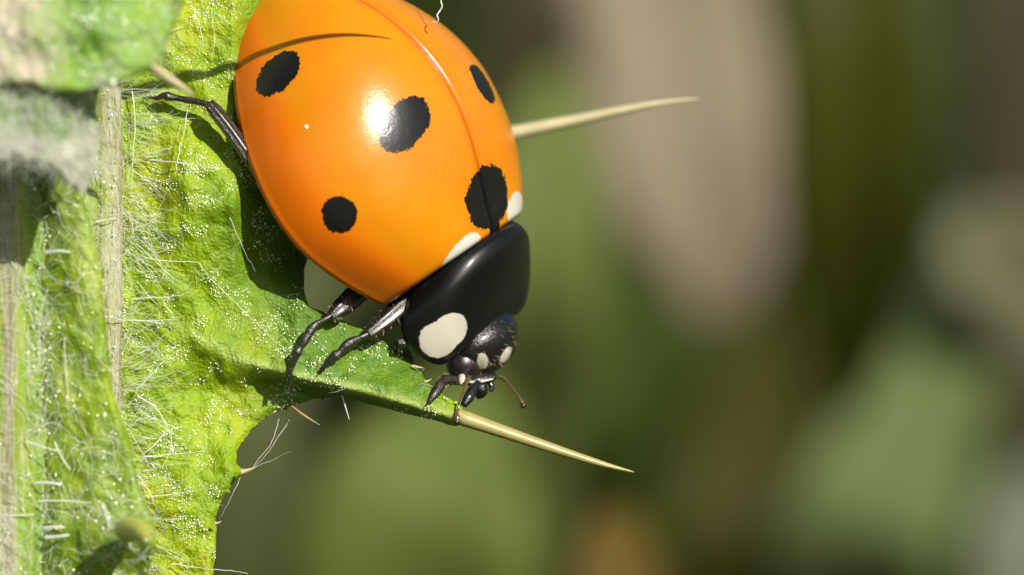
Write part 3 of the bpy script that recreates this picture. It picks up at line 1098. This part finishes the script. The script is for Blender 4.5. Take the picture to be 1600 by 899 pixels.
def stuck(u, v, off=.0):
    """ladybird-local point on the head's skin under photo pixel u, v"""
    o_ = LI @ Vector((0, -100, 0))
    d_ = (LP(u, v, 0) - o_).normalized()
    loc, nrm, _, _ = head_tree.ray_cast(o_, d_)
    if loc is None:
        loc, nrm, _, _ = head_tree.find_nearest(LP(u, v, -.5))
    if nrm.dot(d_) > 0: nrm = -nrm
    return loc + nrm * off, nrm


bpy.context.view_layer.update()


def mark(name, outline, parent, mat, lift=.012):
    """a small raised ivory patch lying on the head"""
    c = np.mean(outline, axis=0)
    V = [stuck(c[0], c[1], lift)[0]]
    ring = catmull(outline, 5)
    for s in (.55, 1.0):
        for p in ring:
            q = c + (p - c) * s
            V.append(stuck(q[0], q[1], lift if s < 1 else .003)[0])
    n = len(ring)
    F = [(0, 1 + k, 1 + (k + 1) % n) for k in range(n)]
    F += [(1 + k, 1 + n + k, 1 + n + (k + 1) % n, 1 + (k + 1) % n) for k in range(n)]
    return mesh_obj(name, V, F, mat, parent)


mark('face_patch', [(748, 554), (757, 553), (763, 563), (760, 574), (749, 577), (744, 572)], head, M_IVORY)
mark('face_patch', [(795, 542), (799, 548), (793, 561), (785, 567), (781, 562), (787, 549)], head, M_IVORY)


def part_tube(name, pts, rads, mat, parent, sides=10, flat=1.0, n=5):
    path = smooth_path([LP(*p) for p in pts], n)
    rr = np.interp(np.linspace(0, 1, len(path)), np.linspace(0, 1, len(rads)), rads)
    V, F = tube_data(path, list(rr), sides, flat)
    return mesh_obj(name, V, F, mat, parent)


part_tube('labrum', [(722, 596, -.62), (745, 597, -.66), (770, 592, -.50)], [.02, .03, .02], M_IVORY, head, flat=.6)
part_tube('clypeus', [(722, 592, -.5), (745, 596, -.55), (772, 588, -.4)], [.07, .10, .07], M_HEAD, head)
part_tube('mandible', [(745, 596, -.5), (752, 612, -.5), (744, 622, -.5)], [.12, .11, .03], M_HEAD, head)
part_tube('palp', [(748, 598, -.7), (738, 610, -.85), (732, 622, -.95), (724, 634, -1.0)], [.05, .075, .085, .05], M_HEAD, head)
part_tube('palp', [(762, 594, -.4), (768, 604, -.4), (766, 612, -.42)], [.04, .05, .03], M_HEAD, head)


def antenna(pts, parent):
    path = smooth_path([LP(*p) for p in pts], 8)
    n = len(path)
    rad = []
    for i in range(n):
        t = i / (n - 1)
        r = .020 + (.016 if t < .2 else 0) + (.022 * float(sstep(.72, .88, t)))
        r *= .8 + .35 * abs(math.sin(t * math.pi * 9))
        rad.append(r)
    V, F = tube_data(path, rad, 8)
    a = mesh_obj('antenna', V, F, M_AMBER, parent)
    # club at the end
    V, F = tube_data(path[-5:], [.03, .05, .055, .05, .03], 10)
    mesh_obj('antenna_club', V, F, M_LEG, a)
    return a


antenna([(780, 588, -.35), (792, 596, -.45), (803, 610, -.55), (812, 622, -.6), (819, 637, -.65)], head)
antenna([(733, 590, -.85), (728, 602, -1.1), (720, 625, -1.35), (715, 645, -1.45), (714, 663, -1.5)], head)
part_tube('antenna_base', [(722, 588, -.75), (722, 596, -.85), (722, 602, -.9)], [.05, .065, .03], M_IVORY, head)


# ---- legs
def bristles(parent, path, rad, n, mat=M_BRISTLE, L=(.03, .07)):
    V, F = [], []
    for i in range(n):
        k = random.randrange(1, len(path) - 1)
        t = (path[k + 1] - path[k - 1]).normalized()
        a, b = frame_at(t)
        ang = random.uniform(0, 2 * math.pi)
        d = (a * math.cos(ang) + b * math.sin(ang))
        r = rad[k]
        p = path[k] + d * r * .9
        e = p + d * random.uniform(*L) + t * random.uniform(.01, .05)
        tube_data([p, (p + e) / 2, e], [.006, .005, .002], 3, 1, V, F)
    return mesh_obj('bristles', V, F, mat, parent, kind='stuff')


def leg(fem, fr, tib, tr_, tar, hairs=60):
    fp = smooth_path([LP(*p) for p in fem], 6)
    rr = list(np.interp(np.linspace(0, 1, len(fp)), np.linspace(0, 1, len(fr)), fr))
    V, F = tube_data(fp, rr, 30, .8, flute=.05)
    lg = mesh_obj('leg', V, F, M_LEG, bug)
    if tib:
        tp = smooth_path([LP(*p) for p in tib], 6)
        rt = list(np.interp(np.linspace(0, 1, len(tp)), np.linspace(0, 1, len(tr_)), tr_))
        V, F = tube_data(tp, rt, 30, .85, flute=.10)
        # lengthwise ridges
        V = [v.copy() for v in V]
        ti = mesh_obj('tibia', V, F, M_LEG, lg)
        bristles(lg, tp, rt, hairs)
    # tarsus: swelling segments
    ap = smooth_path([LP(*p) for p in tar[0]], 8)
    n = len(ap)
    ra = []
    for i in range(n):
        t = i / (n - 1)
        base_ = float(np.interp(t, np.linspace(0, 1, len(tar[1])), tar[1]))
        ra.append(base_)
    V, F = tube_data(ap, ra, 10, .9)
    ta = mesh_obj('tarsus', V, F, M_LEG, lg)
    # two hooked claws
    d = (ap[-1] - ap[-4]).normalized()
    a, b = frame_at(d)
    for s in (-1, 1):
        q = [ap[-1] - d * .02, ap[-1] + d * .05 + a * .03 * s, ap[-1] + d * .08 + a * .03 * s + b * .03]
        V, F = tube_data(q, [.018, .013, .003], 6)
        mesh_obj('claw', V, F, M_LEG, lg)
    return lg


# hind right
leg([(520, 330, .1), (470, 318, -.8), (430, 300, -1.5), (414, 292, -1.68)], [.18, .17, .13, .09],
    [(418, 296, -1.70), (400, 262, -1.68), (366, 212, -1.64), (340, 178, -1.62), (326, 162, -1.60)], [.08, .11, .12, .115, .085],
    ([(330, 166, -1.55), (312, 160, -1.5), (290, 156, -1.42), (268, 152, -1.38), (256, 150, -1.36), (244, 154, -1.3), (230, 153, -1.2)], [.06, .055, .06, .05, .085, .05, .035, .02]), 90)
# middle right
leg([(640, 400, .1), (600, 425, -.4), (572, 448, -.75), (560, 458, -.9)], [.19, .19, .17, .15],
    [(572, 446, -.8), (550, 466, -1.0), (530, 484, -1.15), (516, 496, -1.25)], [.16, .155, .13, .07],
    ([(520, 492, -1.24), (506, 500, -1.32), (492, 508, -1.4), (482, 522, -1.42), (474, 537, -1.45), (466, 548, -1.45), (462, 556, -1.45), (456, 572, -1.42), (450, 592, -1.38)],
     [.05, .035, .05, .075, .07, .045, .085, .06, .045, .035]), 70)
# fore right (reaching back over the lobe)
leg([(720, 420, .1), (690, 440, -.3), (665, 455, -.6), (648, 464, -.75)], [.2, .2, .19, .17],
    [(665, 452, -.65), (635, 474, -.9), (602, 502, -1.1), (574, 524, -1.25)], [.16, .165, .145, .09],
    ([(580, 520, -1.24), (562, 528, -1.32), (546, 536, -1.38), (536, 545, -1.4), (528, 553, -1.42), (522, 558, -1.42), (514, 566, -1.42), (506, 574, -1.4), (498, 584, -1.36)],
     [.06, .04, .075, .075, .05, .09, .075, .05, .045, .03]), 90)
# fore right, short folded leg at the neck
leg([(705, 512, -.3), (672, 523, -.9), (645, 531, -1.05), (621, 537, -1.1)], [.11, .105, .10, .08],
    [(622, 537, -1.08), (632, 545, -.9), (640, 556, -.7), (642, 568, -.5)], [.08, .07, .06, .04],
    ([(642, 568, -.5), (644, 580, -.5), (640, 590, -.7), (636, 600, -.9)], [.04, .05, .04, .02]), 20)
# fore left, stepping on the base of the spine
leg([(770, 540, .5), (748, 570, .1), (728, 590, -.4), (712, 596, -.8)], [.13, .12, .10, .07],
    [(714, 596, -.8), (706, 594, -.95), (697, 594, -1.05), (690, 598, -1.15)], [.06, .075, .075, .06],
    ([(691, 596, -1.15), (687, 604, -1.25), (681, 614, -1.35), (675, 622, -1.4), (669, 632, -1.42)], [.05, .085, .08, .07, .05, .03]), 24)
# far-side legs
leg([(650, 330, 1.0), (680, 300, 1.6), (700, 280, 2.0)], [.17, .15, .1],
    [(700, 280, 2.0), (690, 270, 2.2), (675, 262, 2.35)], [.09, .09, .06],
    ([(675, 262, 2.35), (660, 256, 2.25), (645, 252, 2.1)], [.05, .06, .03]), 10)
leg([(600, 200, 1.0), (620, 160, 1.7), (630, 140, 2.0)], [.17, .15, .1],
    [(630, 140, 2.0), (620, 138, 2.1), (605, 140, 2.1)], [.09, .09, .06],
    ([(605, 140, 2.1), (595, 142, 2.0), (585, 146, 1.9)], [.05, .06, .03]), 10)

# ---- a loose curled fibre sticking to the wing case
q = smooth_path([P(676, 33, -1.25), P(681, 36, -1.3), P(685, 31, -1.35), P(683, 24, -1.35), P(686, 19, -1.3), P(691, 10, -1.3), P(689, 2, -1.3), P(692, -12, -1.3), P(688, -30, -1.2)], 6)
V, F = tube_data(q, [.011 * random.uniform(.7, 1.4) for _ in q], 6)
r0 = q[0].copy()
fib = mesh_obj('loose_fibre', V, F, M_HAIR, offset=r0)
fib.location = r0
tag(fib, 'tiny curled white fibre sticking up from the ladybird wing case', 'fibre')
bpy.context.view_layer.update()
# ---- wiry glinting hairs on the head, and a small pale speck on the near wing case
V, F = [], []
for i in range(80):
    u, v = random.uniform(700, 804), random.uniform(500, 600)
    p, nrm = stuck(u, v, 0.0)
    d = (nrm + Vector((random.gauss(0, .5), random.gauss(0, .5), random.gauss(0, .5)))).normalized()
    tube_data([p, p + d * .03, p + d * random.uniform(.04, .08) + Vector((.02, 0, 0))], [.0045, .004, .002], 3, 1, V, F)
mesh_obj('bristles', V, F, M_BRISTLE, head, kind='stuff')
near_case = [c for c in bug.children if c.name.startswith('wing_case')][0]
part_ellip('pale_speck', surf(485, 205) * 1.0 + Vector((0, -.01, .02)), (.035, .035, .035), Euler((0, 0, 0)), M_DOT, near_case, 10, 6)
